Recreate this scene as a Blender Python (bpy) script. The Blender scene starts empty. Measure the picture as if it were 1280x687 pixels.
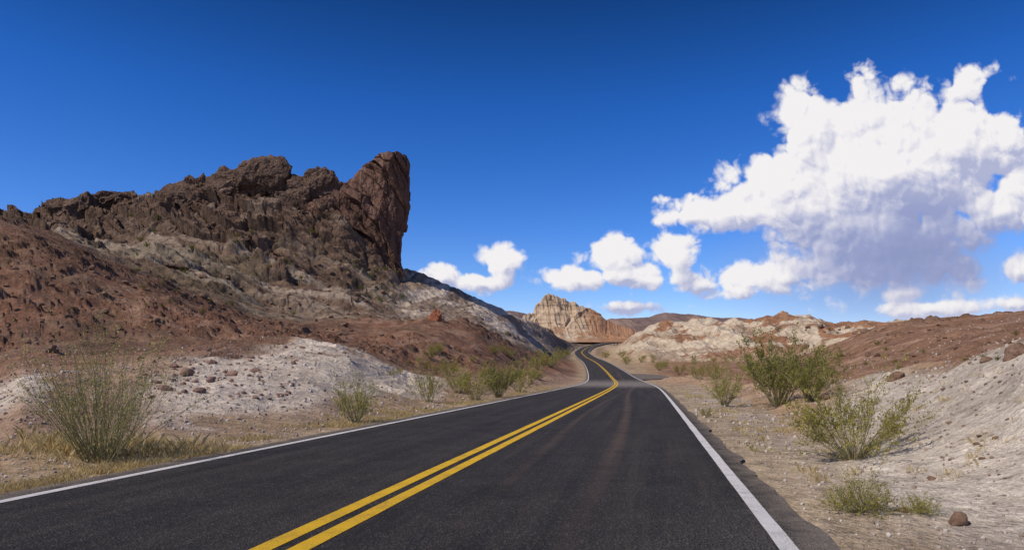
import bpy, bmesh, math, random
import numpy as np
from mathutils import Vector, Matrix, Quaternion
random.seed(7); RNG = np.random.default_rng(11)
C = bpy.context.scene.collection
F = 853.0; CH = 1.25; HY = 464.0

# ------------------------------------------------------------------ noise
def _h(ix, iy, iz, seed):
    h = (ix.astype(np.uint32)*np.uint32(374761393) + iy.astype(np.uint32)*np.uint32(668265263)
         + iz.astype(np.uint32)*np.uint32(2147483647 & 1274126177) + np.uint32((seed*974634777) & 0xffffffff))
    h = (h ^ (h >> np.uint32(13)))*np.uint32(1274126177)
    h = h ^ (h >> np.uint32(16))
    h = h*np.uint32(2246822519); h = h ^ (h >> np.uint32(15))
    return (h.astype(np.float64)/4294967295.0)
def vn2(x, y, seed=0):
    x0 = np.floor(x); y0 = np.floor(y); fx = x-x0; fy = y-y0
    ix = x0.astype(np.int64); iy = y0.astype(np.int64); iz = np.zeros_like(ix)
    sx = fx*fx*(3-2*fx); sy = fy*fy*(3-2*fy)
    a = _h(ix, iy, iz, seed); b = _h(ix+1, iy, iz, seed); c = _h(ix, iy+1, iz, seed); d = _h(ix+1, iy+1, iz, seed)
    return (a+(b-a)*sx)*(1-sy)+(c+(d-c)*sx)*sy
def vn3(x, y, z, seed=0):
    x0 = np.floor(x); y0 = np.floor(y); z0 = np.floor(z); fx = x-x0; fy = y-y0; fz = z-z0
    ix = x0.astype(np.int64); iy = y0.astype(np.int64); iz = z0.astype(np.int64)
    sx = fx*fx*(3-2*fx); sy = fy*fy*(3-2*fy); sz = fz*fz*(3-2*fz)
    r = []
    for dz in (0, 1):
        a = _h(ix, iy, iz+dz, seed); b = _h(ix+1, iy, iz+dz, seed); c = _h(ix, iy+1, iz+dz, seed); d = _h(ix+1, iy+1, iz+dz, seed)
        r.append((a+(b-a)*sx)*(1-sy)+(c+(d-c)*sx)*sy)
    return r[0]+(r[1]-r[0])*sz
def fbm2(x, y, o=4, seed=0, g=0.5):
    s = 0; a = 1; t = 0
    for i in range(o):
        s = s+a*vn2(x*2.03**i+i*17.3, y*2.03**i-i*9.1, seed+i); t += a; a *= g
    return s/t
def rid2(x, y, o=4, seed=0, g=0.5):
    s = 0; a = 1; t = 0
    for i in range(o):
        s = s+a*(1-np.abs(2*vn2(x*2.03**i+i*7.3, y*2.03**i-i*5.1, seed+i)-1)); t += a; a *= g
    return s/t
def fbm3(x, y, z, o=4, seed=0, g=0.5):
    s = 0; a = 1; t = 0
    for i in range(o):
        s = s+a*vn3(x*2.03**i+i*17.3, y*2.03**i-i*9.1, z*2.03**i+i*3.3, seed+i); t += a; a *= g
    return s/t
def rid3(x, y, z, o=4, seed=0, g=0.5):
    s = 0; a = 1; t = 0
    for i in range(o):
        s = s+a*(1-np.abs(2*vn3(x*2.03**i+i*7.3, y*2.03**i-i*5.1, z*2.03**i, seed+i)-1)); t += a; a *= g
    return s/t
def worley(x, y, seed=0):
    ix = np.floor(x).astype(np.int64); iy = np.floor(y).astype(np.int64); best = np.zeros_like(x); z = np.zeros_like(ix)
    for dx in (-1, 0, 1):
        for dy in (-1, 0, 1):
            jx = ix+dx; jy = iy+dy
            cx = jx+_h(jx, jy, z, seed); cy = jy+_h(jx, jy, z+1, seed); r = 0.08+0.42*_h(jx, jy, z+2, seed)**3
            d = np.maximum(np.abs(x-cx)*0.9+np.abs(y-cy)*0.35, np.abs(y-cy)*0.95)
            best = np.maximum(best, np.clip((r-d)*1.6, 0, r*0.7))
    return best
def blocks(x, y, seed=0):
    # jointed rock: every cell of a jittered grid sits at its own height and tilt, with a cleft between cells
    ix = np.floor(x).astype(np.int64); iy = np.floor(y).astype(np.int64); z = np.zeros_like(ix)
    d1 = np.full(x.shape, 9.0); d2 = np.full(x.shape, 9.0); h = np.zeros_like(x)
    for dx in (-1, 0, 1):
        for dy in (-1, 0, 1):
            jx = ix+dx; jy = iy+dy; cx = jx+_h(jx, jy, z, seed); cy = jy+_h(jx, jy, z+1, seed)
            d = np.hypot(x-cx, y-cy); hh = _h(jx, jy, z+2, seed)+(_h(jx, jy, z+3, seed)-.5)*1.1*(x-cx)+(_h(jx, jy, z+4, seed)-.5)*1.1*(y-cy)
            c = d < d1; d2 = np.where(c, d1, np.minimum(d2, d)); h = np.where(c, hh, h); d1 = np.where(c, d, d1)
    return h*np.clip((d2-d1)*7, 0.25, 1)
def S(a, b, x):
    t = np.clip((x-a)/(b-a), 0, 1); return t*t*(3-2*t)
def mixc(c, m, col):
    return c*(1-m[..., None])+np.array(col)*m[..., None]

# ------------------------------------------------------------------ helpers
def tag(o, label=None, cat=None, group=None, kind=None):
    if label: o['label'] = label
    if cat: o['category'] = cat
    if group: o['group'] = group
    if kind: o['kind'] = kind
    return o
def mesh_np(name, V, Fc, mat=None, smooth=False, col=None, parent=None):
    V = np.asarray(V, dtype=np.float32); Fc = np.asarray(Fc, dtype=np.int32)
    me = bpy.data.meshes.new(name); n = Fc.shape[1]
    me.vertices.add(len(V)); me.vertices.foreach_set('co', V.ravel())
    me.loops.add(Fc.size); me.loops.foreach_set('vertex_index', Fc.ravel())
    me.polygons.add(len(Fc)); me.polygons.foreach_set('loop_start', np.arange(0, Fc.size, n, dtype=np.int32))
    me.polygons.foreach_set('loop_total', np.full(len(Fc), n, dtype=np.int32))
    me.polygons.foreach_set('use_smooth', np.full(len(Fc), smooth, dtype=bool))
    me.update(calc_edges=True)
    if col is not None:
        a = me.color_attributes.new('Col', 'FLOAT_COLOR', 'POINT')
        c4 = np.ones((len(V), 4), dtype=np.float32); c4[:, :3] = col; a.data.foreach_set('color', c4.ravel())
    if mat: me.materials.append(mat)
    o = bpy.data.objects.new(name, me); C.objects.link(o)
    if parent: o.parent = parent
    return o
def grid_faces(nr, nc, wrap=False):
    r = np.arange(nr-1)[:, None]; c = np.arange(nc if wrap else nc-1)[None, :]
    c2 = (c+1) % nc
    return np.stack([(r*nc+c), (r*nc+c2), ((r+1)*nc+c2), ((r+1)*nc+c)], -1).reshape(-1, 4)
def empty(name, loc):
    e = bpy.data.objects.new(name, None); e.empty_display_size = 0.2; C.objects.link(e); e.location = loc; return e

# ------------------------------------------------------------------ materials
def mat_new(name):
    m = bpy.data.materials.new(name); m.use_nodes = True; nt = m.node_tree
    b = nt.nodes['Principled BSDF']; b.inputs['Roughness'].default_value = 0.95
    b.inputs['Specular IOR Level'].default_value = 0.1
    return m, nt, b
def noise(nt, vec, scale, detail=8, rough=0.6, dist=0.0, dim='3D'):
    n = nt.nodes.new('ShaderNodeTexNoise'); n.noise_dimensions = dim; n.inputs['Scale'].default_value = scale; n.inputs['Detail'].default_value = detail
    n.inputs['Roughness'].default_value = rough; n.inputs['Distortion'].default_value = dist
    nt.links.new(vec, n.inputs['Vector']); return n.outputs['Fac']
def rng(nt, v, a, b, c, d):
    n = nt.nodes.new('ShaderNodeMapRange'); nt.links.new(v, n.inputs[0])
    for i, x in enumerate((a, b, c, d)): n.inputs[1+i].default_value = x
    return n.outputs[0]
def mth(nt, op, a, b=None, clamp=False):
    n = nt.nodes.new('ShaderNodeMath'); n.operation = op; n.use_clamp = clamp
    for i, v in enumerate((a, b)):
        if v is None: continue
        if isinstance(v, (int, float)): n.inputs[i].default_value = v
        else: nt.links.new(v, n.inputs[i])
    return n.outputs[0]
def mixn(nt, fac, a, b, blend='MIX'):
    n = nt.nodes.new('ShaderNodeMix'); n.data_type = 'RGBA'; n.blend_type = blend
    for s, v in ((n.inputs[0], fac), (n.inputs[6], a), (n.inputs[7], b)):
        if isinstance(v, (int, float)): s.default_value = v
        elif isinstance(v, tuple): s.default_value = (*v, 1)
        else: nt.links.new(v, s)
    return n.outputs[2]
def vscale(nt, vec, s):
    n = nt.nodes.new('ShaderNodeVectorMath'); n.operation = 'MULTIPLY'; nt.links.new(vec, n.inputs[0]); n.inputs[1].default_value = s
    return n.outputs[0]

def terrain_mat():
    m, nt, b = mat_new('desert_ground')
    geo = nt.nodes.new('ShaderNodeNewGeometry'); P = geo.outputs['Position']
    at = nt.nodes.new('ShaderNodeAttribute'); at.attribute_name = 'Col'
    n1 = noise(nt, P, 0.35, 8, 0.65); n2 = noise(nt, P, 3.0, 6, 0.7); n3 = noise(nt, P, 22.0, 4, 0.75)
    c = mixn(nt, 1.0, at.outputs['Color'], mixn(nt, rng(nt, n1, 0.3, 0.7, 0, 1), (0.64, 0.60, 0.57), (1.25, 1.22, 1.18)), 'MULTIPLY')
    c = mixn(nt, 1.0, c, mixn(nt, rng(nt, n2, 0.32, 0.68, 0, 1), (0.66, 0.64, 0.61), (1.26, 1.25, 1.23)), 'MULTIPLY')
    c = mixn(nt, 1.0, c, mixn(nt, rng(nt, n3, 0.3, 0.7, 0, 1), (0.66, 0.64, 0.61), (1.27, 1.27, 1.26)), 'MULTIPLY')
    v = nt.nodes.new('ShaderNodeTexVoronoi'); v.inputs['Scale'].default_value = 6.0; nt.links.new(P, v.inputs['Vector'])
    sep = nt.nodes.new('ShaderNodeSeparateColor'); nt.links.new(v.outputs['Color'], sep.inputs[0])
    st = mth(nt, 'MULTIPLY', rng(nt, v.outputs['Distance'], 0.12, 0.28, 1, 0), rng(nt, sep.outputs[0], 0.72, 0.78, 0, 0.6))
    c = mixn(nt, st, c, mixn(nt, 1.0, c, (0.42, 0.36, 0.33), 'MULTIPLY'))
    nt.links.new(c, b.inputs['Base Color'])
    h = mth(nt, 'ADD', mth(nt, 'MULTIPLY', n1, 0.65), mth(nt, 'MULTIPLY', n2, 0.16))
    h = mth(nt, 'ADD', h, mth(nt, 'MULTIPLY', n3, 0.028)); h = mth(nt, 'ADD', h, mth(nt, 'MULTIPLY', st, 0.03))
    bu = nt.nodes.new('ShaderNodeBump'); bu.inputs['Distance'].default_value = 1.0; bu.inputs['Strength'].default_value = 0.9
    nt.links.new(h, bu.inputs['Height']); nt.links.new(bu.outputs[0], b.inputs['Normal'])
    return m
def rock_mat(name, ca, cb, scale=0.25, streak=(1, 1, 0.25), bd=1.0, crack=True):
    m, nt, b = mat_new(name)
    geo = nt.nodes.new('ShaderNodeNewGeometry'); P = vscale(nt, geo.outputs['Position'], streak)
    n1 = noise(nt, P, scale, 8, 0.68, 0.4); n2 = noise(nt, P, scale*7, 6, 0.7)
    c = mixn(nt, rng(nt, n1, 0.35, 0.65, 0, 1), ca, cb)
    c = mixn(nt, 1.0, c, mixn(nt, rng(nt, n2, 0.3, 0.7, 0, 1), (0.62, 0.60, 0.58), (1.3, 1.28, 1.25)), 'MULTIPLY')
    h = mth(nt, 'ADD', n1, mth(nt, 'MULTIPLY', n2, 0.25))
    if crack:
        v = nt.nodes.new('ShaderNodeTexVoronoi'); v.feature = 'DISTANCE_TO_EDGE'; v.inputs['Scale'].default_value = scale*1.6
        w = nt.nodes.new('ShaderNodeVectorMath'); w.operation = 'ADD'; nt.links.new(P, w.inputs[0])
        nn = nt.nodes.new('ShaderNodeTexNoise'); nn.inputs['Scale'].default_value = scale*2; nt.links.new(P, nn.inputs['Vector'])
        w2 = vscale(nt, nn.outputs['Color'], (1.2/scale*0.4,)*3); nt.links.new(w2, w.inputs[1]); nt.links.new(w.outputs[0], v.inputs['Vector'])
        e = rng(nt, v.outputs['Distance'], 0.0, 0.05, 0.7, 1.0)
        h = mth(nt, 'ADD', h, mth(nt, 'MULTIPLY', e, 0.4))
        c = mixn(nt, 1.0, c, mixn(nt, e, (0.2, 0.2, 0.2), (1, 1, 1)), 'MULTIPLY')
    nt.links.new(c, b.inputs['Base Color'])
    bu = nt.nodes.new('ShaderNodeBump'); bu.inputs['Distance'].default_value = bd; bu.inputs['Strength'].default_value = 0.9
    nt.links.new(h, bu.inputs['Height']); nt.links.new(bu.outputs[0], b.inputs['Normal'])
    return m
def attr_mat(name, scale=0.1, bd=2.0):
    m, nt, b = mat_new(name)
    geo = nt.nodes.new('ShaderNodeNewGeometry'); P = geo.outputs['Position']
    at = nt.nodes.new('ShaderNodeAttribute'); at.attribute_name = 'Col'
    n1 = noise(nt, P, scale, 8, 0.65)
    c = mixn(nt, 1.0, at.outputs['Color'], mixn(nt, rng(nt, n1, 0.3, 0.7, 0, 1), (0.74, 0.72, 0.70), (1.2, 1.2, 1.2)), 'MULTIPLY')
    nt.links.new(c, b.inputs['Base Color'])
    bu = nt.nodes.new('ShaderNodeBump'); bu.inputs['Distance'].default_value = bd
    nt.links.new(n1, bu.inputs['Height']); nt.links.new(bu.outputs[0], b.inputs['Normal'])
    return m
def leaf_mat(name, ca, cb, sc=6, trans=0.35):
    m, nt, b = mat_new(name)
    geo = nt.nodes.new('ShaderNodeNewGeometry')
    n1 = noise(nt, geo.outputs['Position'], sc, 2, 0.7)
    f = mth(nt, 'ADD', mth(nt, 'MULTIPLY', geo.outputs['Random Per Island'], 0.5), mth(nt, 'MULTIPLY', n1, 0.6))
    c = mixn(nt, rng(nt, f, 0.25, 0.8, 0, 1), ca, cb)
    nt.links.new(c, b.inputs['Base Color']); b.inputs['Roughness'].default_value = 0.7
    if trans:
        tr = nt.nodes.new('ShaderNodeBsdfTranslucent'); nt.links.new(c, tr.inputs[0])
        mx = nt.nodes.new('ShaderNodeMixShader'); mx.inputs[0].default_value = trans
        nt.links.new(b.outputs[0], mx.inputs[1]); nt.links.new(tr.outputs[0], mx.inputs[2])
        nt.links.new(mx.outputs[0], nt.nodes['Material Output'].inputs[0])
    return m
M_ground = terrain_mat()
M_tower = rock_mat('tower_rock', (0.105, 0.062, 0.048), (0.215, 0.130, 0.100), 0.22, (1, 1, 0.35), 1.4)
M_crag = rock_mat('crag_rock', (0.09, 0.060, 0.046), (0.215, 0.148, 0.113), 0.3, (1, 1, 0.8), 1.4)
M_boulder = rock_mat('boulder_rock', (0.13, 0.08, 0.055), (0.25, 0.165, 0.12), 2.5, (1, 1, 1), 0.08, False)
M_pink = rock_mat('pink_boulder_rock', (0.20, 0.12, 0.095), (0.32, 0.21, 0.17), 2.5, (1, 1, 1), 0.08, False)
M_redrock = rock_mat('red_rock', (0.28, 0.10, 0.055), (0.38, 0.16, 0.09), 0.6, (1, 1, 0.4), 0.5, False)
M_far = attr_mat('far_hill_rock', 0.02, 12.0)
M_butte = attr_mat('butte_rock', 0.10, 1.5)
M_stem = leaf_mat('shrub_stem', (0.18, 0.16, 0.08), (0.34, 0.31, 0.15), 6, 0)
M_wisp = leaf_mat('shrub_leaf_pale', (0.27, 0.25, 0.075), (0.52, 0.47, 0.17))
M_leaf = leaf_mat('shrub_leaf_olive', (0.16, 0.155, 0.03), (0.46, 0.40, 0.09))
M_dleaf = leaf_mat('shrub_leaf_dark', (0.10, 0.115, 0.025), (0.29, 0.28, 0.06))
M_grass = leaf_mat('dry_grass', (0.36, 0.26, 0.10), (0.66, 0.53, 0.27), 1.5)

# ------------------------------------------------------------------ road line
ctl = np.array([(-60, 0), (56, 0), (75, -.08), (100, .05), (138, 1.5), (195, 3.9), (270, 7.0), (345, 11.), (420, 16), (490, 20.8), (550, 25.0), (610, 26), (740, 24)])
cx = np.array([(-60, -14.55), (5, -1.6), (56, 8.55), (78, 12.1), (100, 14.9), (138, 18.9), (195, 24.0), (270, 29.1), (345, 34.8), (420, 46), (490, 62), (550, 81), (610, 110), (740, 190)])
_y = np.arange(-60, 740, 1.0)
def sm(a, s):
    k = np.exp(-0.5*(np.arange(-3*s, 3*s+1)/s)**2); k /= k.sum(); p = np.pad(a, 3*s, mode='reflect', reflect_type='odd'); return np.convolve(p, k, 'valid')
_z = sm(np.interp(_y, ctl[:, 0], ctl[:, 1]), 12)
_x = sm(np.interp(_y, cx[:, 0], cx[:, 1]), 14)
_s = np.gradient(_x)
def RX(y): return np.interp(y, _y, _x)
def RZ(y): return np.interp(y, _y, _z)
def RS(y): return np.interp(y, _y, _s)
def LAYW(y):
    t = np.clip((y-96)/(122-96), 0, 1); return 5.5*np.sqrt(np.clip(np.sin(np.pi*t), 0, 1))
YR = 640

# ------------------------------------------------------------------ terrain table   (image row, distance) for each bearing
T = {
 -500: [(615,8),(520,17),(430,40),(240,70),(245,100),(250,150),(245,178),(240,190),(330,320)],
 -200: [(592,8.5),(515,17),(432,42),(262,70),(266,95),(268,150),(266,178),(264,190),(350,320)],
 0:    [(575,10),(503,18),(447,45),(281,72),(286,95),(284,150),(280,178),(274,190),(350,320)],
 30:   [(571,10),(480,19),(445,45),(286,73),(292,95),(292,150),(284,178),(279,188),(350,320)],
 60:   [(566,10.5),(488,18),(442,46),(296,74),(300,95),(290,150),(282,178),(268,188),(350,320)],
 85:   [(562,11),(487,18.5),(440,46),(308,75),(312,95),(290,150),(275,178),(252,187),(350,320)],
 130:  [(556,12),(486,19.5),(438,48),(330,76),(332,95),(294,150),(272,180),(246,188),(350,320)],
 168:  [(550,13),(482,20),(436,49),(346,77),(346,97),(298,150),(272,178),(255,188),(350,320)],
 182:  [(548,13.2),(480,20.5),(434,49),(350,77),(350,97),(299,150),(270,178),(254,188),(350,320)],
 205:  [(545,13.5),(478,21),(432,50),(358,78),(357,98),(300,150),(262,178),(238,188),(350,320)],
 250:  [(538,14.8),(472,23),(430,52),(376,80),(370,100),(304,150),(250,178),(221,187),(350,320)],
 300:  [(532,16),(466,25),(427,55),(392,82),(383,105),(308,150),(244,178),(210,186),(350,320)],
 340:  [(526,17.5),(452,28),(427,57),(404,85),(390,110),(314,152),(242,178),(198,186),(360,320)],
 358:  [(525,17.7),(449,29),(427,58),(406,85),(391,111),(315,152),(246,178),(203,186),(360,320)],
 378:  [(523,18),(445,30),(428,59),(410,86),(394,112),(318,153),(254,178),(220,186),(360,320)],
 400:  [(520,19),(441,32),(430,60),(414,88),(396,115),(322,155),(258,178),(216,186),(360,320)],
 435:  [(516,21),(444,34),(434,62),(417,92),(400,118),(332,157),(268,177),(219,186),(370,320)],
 455:  [(514,21.5),(455,35),(437,63),(416,93),(401,120),(344,158),(300,178),(224,187),(370,320)],
 490:  [(510,23),(470,37),(443,64),(412,96),(403,123),(362,158),(338,175),(318,188),(380,320)],
 505:  [(508,24),(476,38),(448,65),(410,98),(404,125),(372,160),(350,176),(331,188),(390,320)],
 550:  [(500,30),(478,44),(454,72),(404,105),(402,130),(387,162),(369,178),(352,190),(400,320)],
 600:  [(493,37),(476,52),(459,80),(411,115),(411,140),(400,168),(386,182),(372,195),(415,330)],
 640:  [(487,47),(472,65),(463,92),(431,122),(430,150),(415,180),(403,193),(391,208),(420,350)],
 680:  [(482,60),(469,85),(461,120),(449,150),(444,190),(428,230),(417,248),(406,265),(428,400)],
 715:  [(480,68),(470,105),(459,145),(451,200),(446,265),(438,330),(430,380),(422,420),(440,560)],
 745:  [(482,60),(474,100),(459,150),(450,215),(444,290),(434,420),(431,470),(428,550),(450,720)],
 765:  [(482,60),(474,102),(461,150),(453,205),(446,260),(437,340),(433,400),(430,470),(450,650)],
 785:  [(482,60),(473,105),(463,150),(458,185),(450,215),(440,240),(430,262),(419,285),(440,420)],
 815:  [(482,60),(472,108),(465,145),(460,180),(450,205),(436,235),(421,258),(406,280),(440,420)],
 860:  [(480,66),(471,92),(467,130),(458,175),(451,202),(437,232),(420,255),(405,278),(440,420)],
 900:  [(490,40),(477,60),(469,95),(457,150),(452,200),(435,232),(418,255),(400,276),(440,420)],
 940:  [(505,26),(483,40),(472,70),(455,130),(452,195),(433,232),(417,255),(401,275),(440,420)],
 1000: [(540,14),(487,30),(470,55),(450,105),(450,190),(431,230),(415,252),(396,272),(440,420)],
 1030: [(560,11),(487,27),(468,50),(441,93),(440,185),(429,230),(415,250),(403,270),(440,420)],
 1060: [(580,9.2),(485,25),(465,45),(428,86),(430,180),(425,228),(417,250),(408,268),(440,420)],
 1090: [(592,8.3),(481,22),(462,42),(416,81),(420,180),(419,228),(413,250),(406,266),(440,420)],
 1130: [(606,7.6),(472,18.5),(460,38),(407,76),(413,180),(413,228),(409,250),(406,266),(440,420)],
 1200: [(622,6.9),(457,13.5),(451,30),(402,71),(408,180),(406,228),(405,250),(405,265),(440,420)],
 1280: [(634,6.4),(438,10.5),(436,25),(397,65),(402,180),(404,228),(404,250),(404,265),(440,420)],
 1500: [(668,5.2),(375,9.5),(372,22),(380,60),(400,180),(404,228),(403,250),(402,265),(440,420)],
 1900: [(690,4.7),(340,9),(330,20),(360,58),(400,180),(404,228),(403,250),(402,265),(440,420)],
}
pxs = np.array(sorted(T)); TA = np.array([T[p] for p in pxs], float)
us = np.concatenate([np.linspace(-2.6, -0.82, 60, endpoint=False), np.linspace(-0.82, 0.82, 1150), np.linspace(0.82, 2.6, 61)[1:]])
ys = np.concatenate([np.geomspace(1.3, 60, 320, endpoint=False), np.geomspace(60, 145, 190, endpoint=False), np.geomspace(145, 192, 270, endpoint=False), np.geomspace(192, 300, 150, endpoint=False), np.geomspace(300, 4500, 100)])
NC, NR = len(us), len(ys)
Z = np.zeros((NR, NC)); K = np.zeros((NR, NC))
cpx = 640+F*us
for j in range(NC):
    py = np.array([np.interp(cpx[j], pxs, TA[:, i, 0]) for i in range(9)]); Y = np.array([np.interp(cpx[j], pxs, TA[:, i, 1]) for i in range(9)])
    z = CH+(HY-py)/F*Y
    Yn = np.concatenate([[1.3], Y, [1000, 4500]]); zn = np.concatenate([[0.0], z, [8, -10]])
    Z[:, j] = np.interp(np.log(ys), np.log(Yn), zn); K[:, j] = np.interp(np.log(ys), np.log(Yn), np.arange(len(Yn)))
def blur(a, s, ax):
    k = np.exp(-0.5*(np.arange(-3*s, 3*s+1)/s)**2); k /= k.sum()
    pw = [(0, 0), (0, 0)]; pw[ax] = (3*s, 3*s); p = np.pad(a, pw, mode='edge'); out = 0
    for i, w in enumerate(k): out = out+w*(p[i:i+a.shape[0]] if ax == 0 else p[:, i:i+a.shape[1]])
    return out
Zb = blur(blur(Z, 3, 0), 5, 1); nearw = 1-S(40, 80, ys)[:, None]
Z = blur(Zb, 8, 0)*nearw+Zb*(1-nearw)
X = us[None, :]*ys[:, None]; Yg = np.repeat(ys[:, None], NC, 1); PX = np.repeat(cpx[None, :], NR, 0)
gy = np.gradient(blur(Z, 6, 0), axis=0)/np.gradient(ys)[:, None]
gy = np.clip(gy, -2, 4)
farm = S(40, 70, Yg)*(1-S(560, 800, Yg))
Sg = Yg+np.clip(Z, -5, 90)*farm
lat = (X-RX(Yg))/np.sqrt(1+RS(Yg)**2)
inroad = (Yg < YR)
edge = np.where(lat > 0, 3.9+LAYW(Yg), 4.05)
dl = np.where(inroad, np.abs(lat)-edge, 50.0)
wide = np.clip(2.2+Yg*0.03, 2, 9)
away = S(0.0, 1, dl/wide)
# --- relief
n_big = fbm2(X/9, Sg/9, 4, 3); n_med = fbm2(X/2.2, Sg/2.2, 4, 9); n_sml = fbm2(X/0.45, Sg/0.45, 4, 15)
mt = S(4.3, 5.6, K)*(1-S(9.2, 10, K))*(1-S(640, 720, PX))
scr = mt*S(480, 525, PX)*S(4.6, 5.4, K)
outc = S(0.51, 0.62, fbm2((X-0.6*Sg)/30, (Sg+0.6*X)/12, 4, 201))*S(4.8, 5.4, K)
crest = np.maximum(S(6.0, 6.9, K), outc*0.8)
hill = S(2.1, 3.0, K)*(1-S(4.6, 5.2, K))*np.where(PX > 740, 0.5, 1.0)
bad = S(4.6, 5.8, K)*(1-S(8.6, 9.2, K))*S(755, 790, PX)
Zr = np.zeros_like(Z)
Zr += (n_med-.5)*0.12*S(0.8, 2, K)+(n_sml-.5)*0.05*S(0.5, 1.2, K)+(n_big-.5)*0.5*S(1.0, 2.5, K)
Zr += hill*((rid2(X/18, Sg/30, 4, 31)-.6)*2.6+(fbm2(X/3, Sg/3, 4, 37)-.5)*0.9)
mb = S(0.9, 1.5, K)*(1-S(2.4, 3.2, K))
Zr += mb*(rid2(X/3.0, Sg/4.0, 5, 41)-.6)*0.5*np.clip(Yg/20, 0.5, 1.6)
Di = Sg*0.8+0.55*X
big = rid2(X/24+Sg/50, Sg/34, 3, 51, 0.45)
wx = (n_big-.5)*0.7
bl1 = blocks(X/9.5+wx, Di/6.0+wx, 21); bl2 = blocks(X/4.0+wx*2, Di/2.7, 22); bl3 = blocks(X/1.6, Di/1.2+wx, 23)
fold = rid2((X+0.9*Sg)/15, (Sg-0.5*X)/60, 4, 53, 0.45)
Zr += mt*(1-scr)*((big-.62)*6.5+(n_big-.5)*1.8)+mt*(1-crest)*(1-scr)*(fold-.62)*4
Zr += mt*(1-scr)*(0.14+0.86*crest)*((bl1-.5)*5.0+(bl2-.5)*1.9+(bl3-.5)*0.6)+mt*(fbm2(X/1.6, Di/1.6, 3, 63)-.5)*0.8
strata = rid2((X*0.5+Sg*0.2)/16, (Sg*1.0+X*0.62)/4.5, 4, 59)
Zr += mt*(1-crest)*(1-scr)*(strata-.6)*1.9
Zr += scr*((rid2((X-0.2*Yg)/8, Sg/34, 4, 71)-.6)*1.4+(fbm2(X/1.5, Sg/1.5, 3, 66)-.5)*0.6)
gb_ = rid2(X/7+Sg/60, Sg/26, 4, 88, 0.5)
Zr += bad*((rid2(X/18, Sg/40, 4, 81, 0.45)-.62)*6.5+(gb_-.6)*4.0+(rid2(X/3, Sg/10, 3, 86)-.6)*1.2)
rock1 = worley(X/4.0, Sg/4.0, 5); rock2 = worley(X/1.9+50, Sg/1.9, 6); rock3 = worley(X/0.7+50, Sg/0.7, 8)
dens = S(0.42, 0.62, fbm2(X/12, Sg/12, 3, 91))
hr = S(2.2, 3.2, K)*(1-S(9, 9.6, K))*(1-bad)*np.where((PX > 690) & (PX < 960), 0.2, 1)
Zr += hr*(rock1*2.8*mt*(1-scr)*(0.3+dens)*(1-.6*crest)+rock2*1.2*(dens+.25)*(1-.5*mt*crest))+hr*rock3*0.5*(0.3+dens)*(Yg < 90)
Zr += (1-hr)*S(1.0, 1.4, K)*rock3*0.22*dens*(Yg < 60)*(PX < 800)
road_z = RZ(Yg)
cen = S(690, 725, PX)*(1-S(765, 790, PX))
Zr = Zr*(1-0.85*cen*(Yg < YR))*np.where(inroad, away, 1)
nl = np.sqrt(1+gy*gy*farm); ny_ = -gy*farm/nl
low = road_z-0.03-Yg*0.0012
Zf = np.where(inroad, low*(1-away)+Z*away, Z)+Zr/nl
Yd = Yg+Zr*ny_*0.9
hard = inroad & (dl < 0.2+Yg*0.004)
Zf = np.where(hard, low, Zf); Yd = np.where(hard, Yg, Yd)
# --- colour by geology
nA = fbm2(X/6, Sg/8, 5, 101); nB = fbm2(X/1.6, Sg/1.6, 5, 107); nC = fbm2(X/25, Sg/25, 4, 113)
col = np.ones(Z.shape+(3,))*np.array([0.43, 0.335, 0.235])
left = 1-S(735, 760, PX)
col = mixc(col, left*S(0.7, 1.3, K+0.8*(nB-.5)), (0.37, 0.265, 0.20))
pale = S(1.0, 1.3, K+0.5*(nB-.5))*(1-S(2.0, 2.35, K+1.6*(nA-.5)))*S(150, 250, PX+160*(nA-.5))*(1-S(535, 575, PX))
pale = np.maximum(pale, S(1.5, 1.8, K)*(1-S(2.1, 2.4, K))*(1-S(50, 75, PX+60*(nB-.5))))
red = left*S(2.0, 2.6, K+1.4*(nA-.5))
col = mixc(col, red, (0.245, 0.138, 0.096))
col = mixc(col, red*S(0.52, 0.62, nB)*0.6, (0.34, 0.235, 0.175))
col = mixc(col, red*S(0.48, 0.62, nC)*0.6, (0.165, 0.108, 0.08))
col = mixc(col, left*pale*S(0.3, 0.45, nB+0.1), (0.61, 0.55, 0.49))
m4 = left*S(4.25, 4.9, K+0.8*(nA-.5))
col = mixc(col, m4, (0.165, 0.117, 0.089))
col = mixc(col, m4*S(0.52, 0.64, nB)*0.5, (0.24, 0.18, 0.14))
col = mixc(col, m4*S(0.68, 0.80, strata+0.35*(nC-.5))*(1-S(5.6, 6.4, K))*0.75, (0.38, 0.325, 0.27))
col = mixc(col, m4*S(0.76, 0.89, fold)*(1-S(5.8, 6.6, K))*0.55, (0.39, 0.33, 0.275))
col = mixc(col, m4*S(0.52, 0.60, nC)*(1-S(5.8, 6.4, K))*0.4, (0.14, 0.125, 0.085))
col = mixc(col, m4*crest*(1-scr)*0.8, (0.155, 0.104, 0.079))
col = mixc(col, m4*S(0.63, 0.71, fbm2(X/6+9, Sg/16, 4, 133))*S(6.2, 7.0, K)*0.6*(1-scr), (0.34, 0.285, 0.235))
col = mixc(col, scr, (0.57, 0.50, 0.435))
col = mixc(col, scr*S(0.48, 0.58, fbm2((X-0.2*Yg)/4, Sg/24, 5, 141))*0.8, (0.22, 0.16, 0.12))
right = S(790, 850, PX)
col = mixc(col, right*(1-S(0.9, 1.2, K)), (0.48, 0.42, 0.355))
col = mixc(col, right*S(0.8, 1.3, K+0.8*(nB-.5))*(1-S(1010, 1090, PX+60*(nA-.5))), (0.43, 0.31, 0.22))
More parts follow.
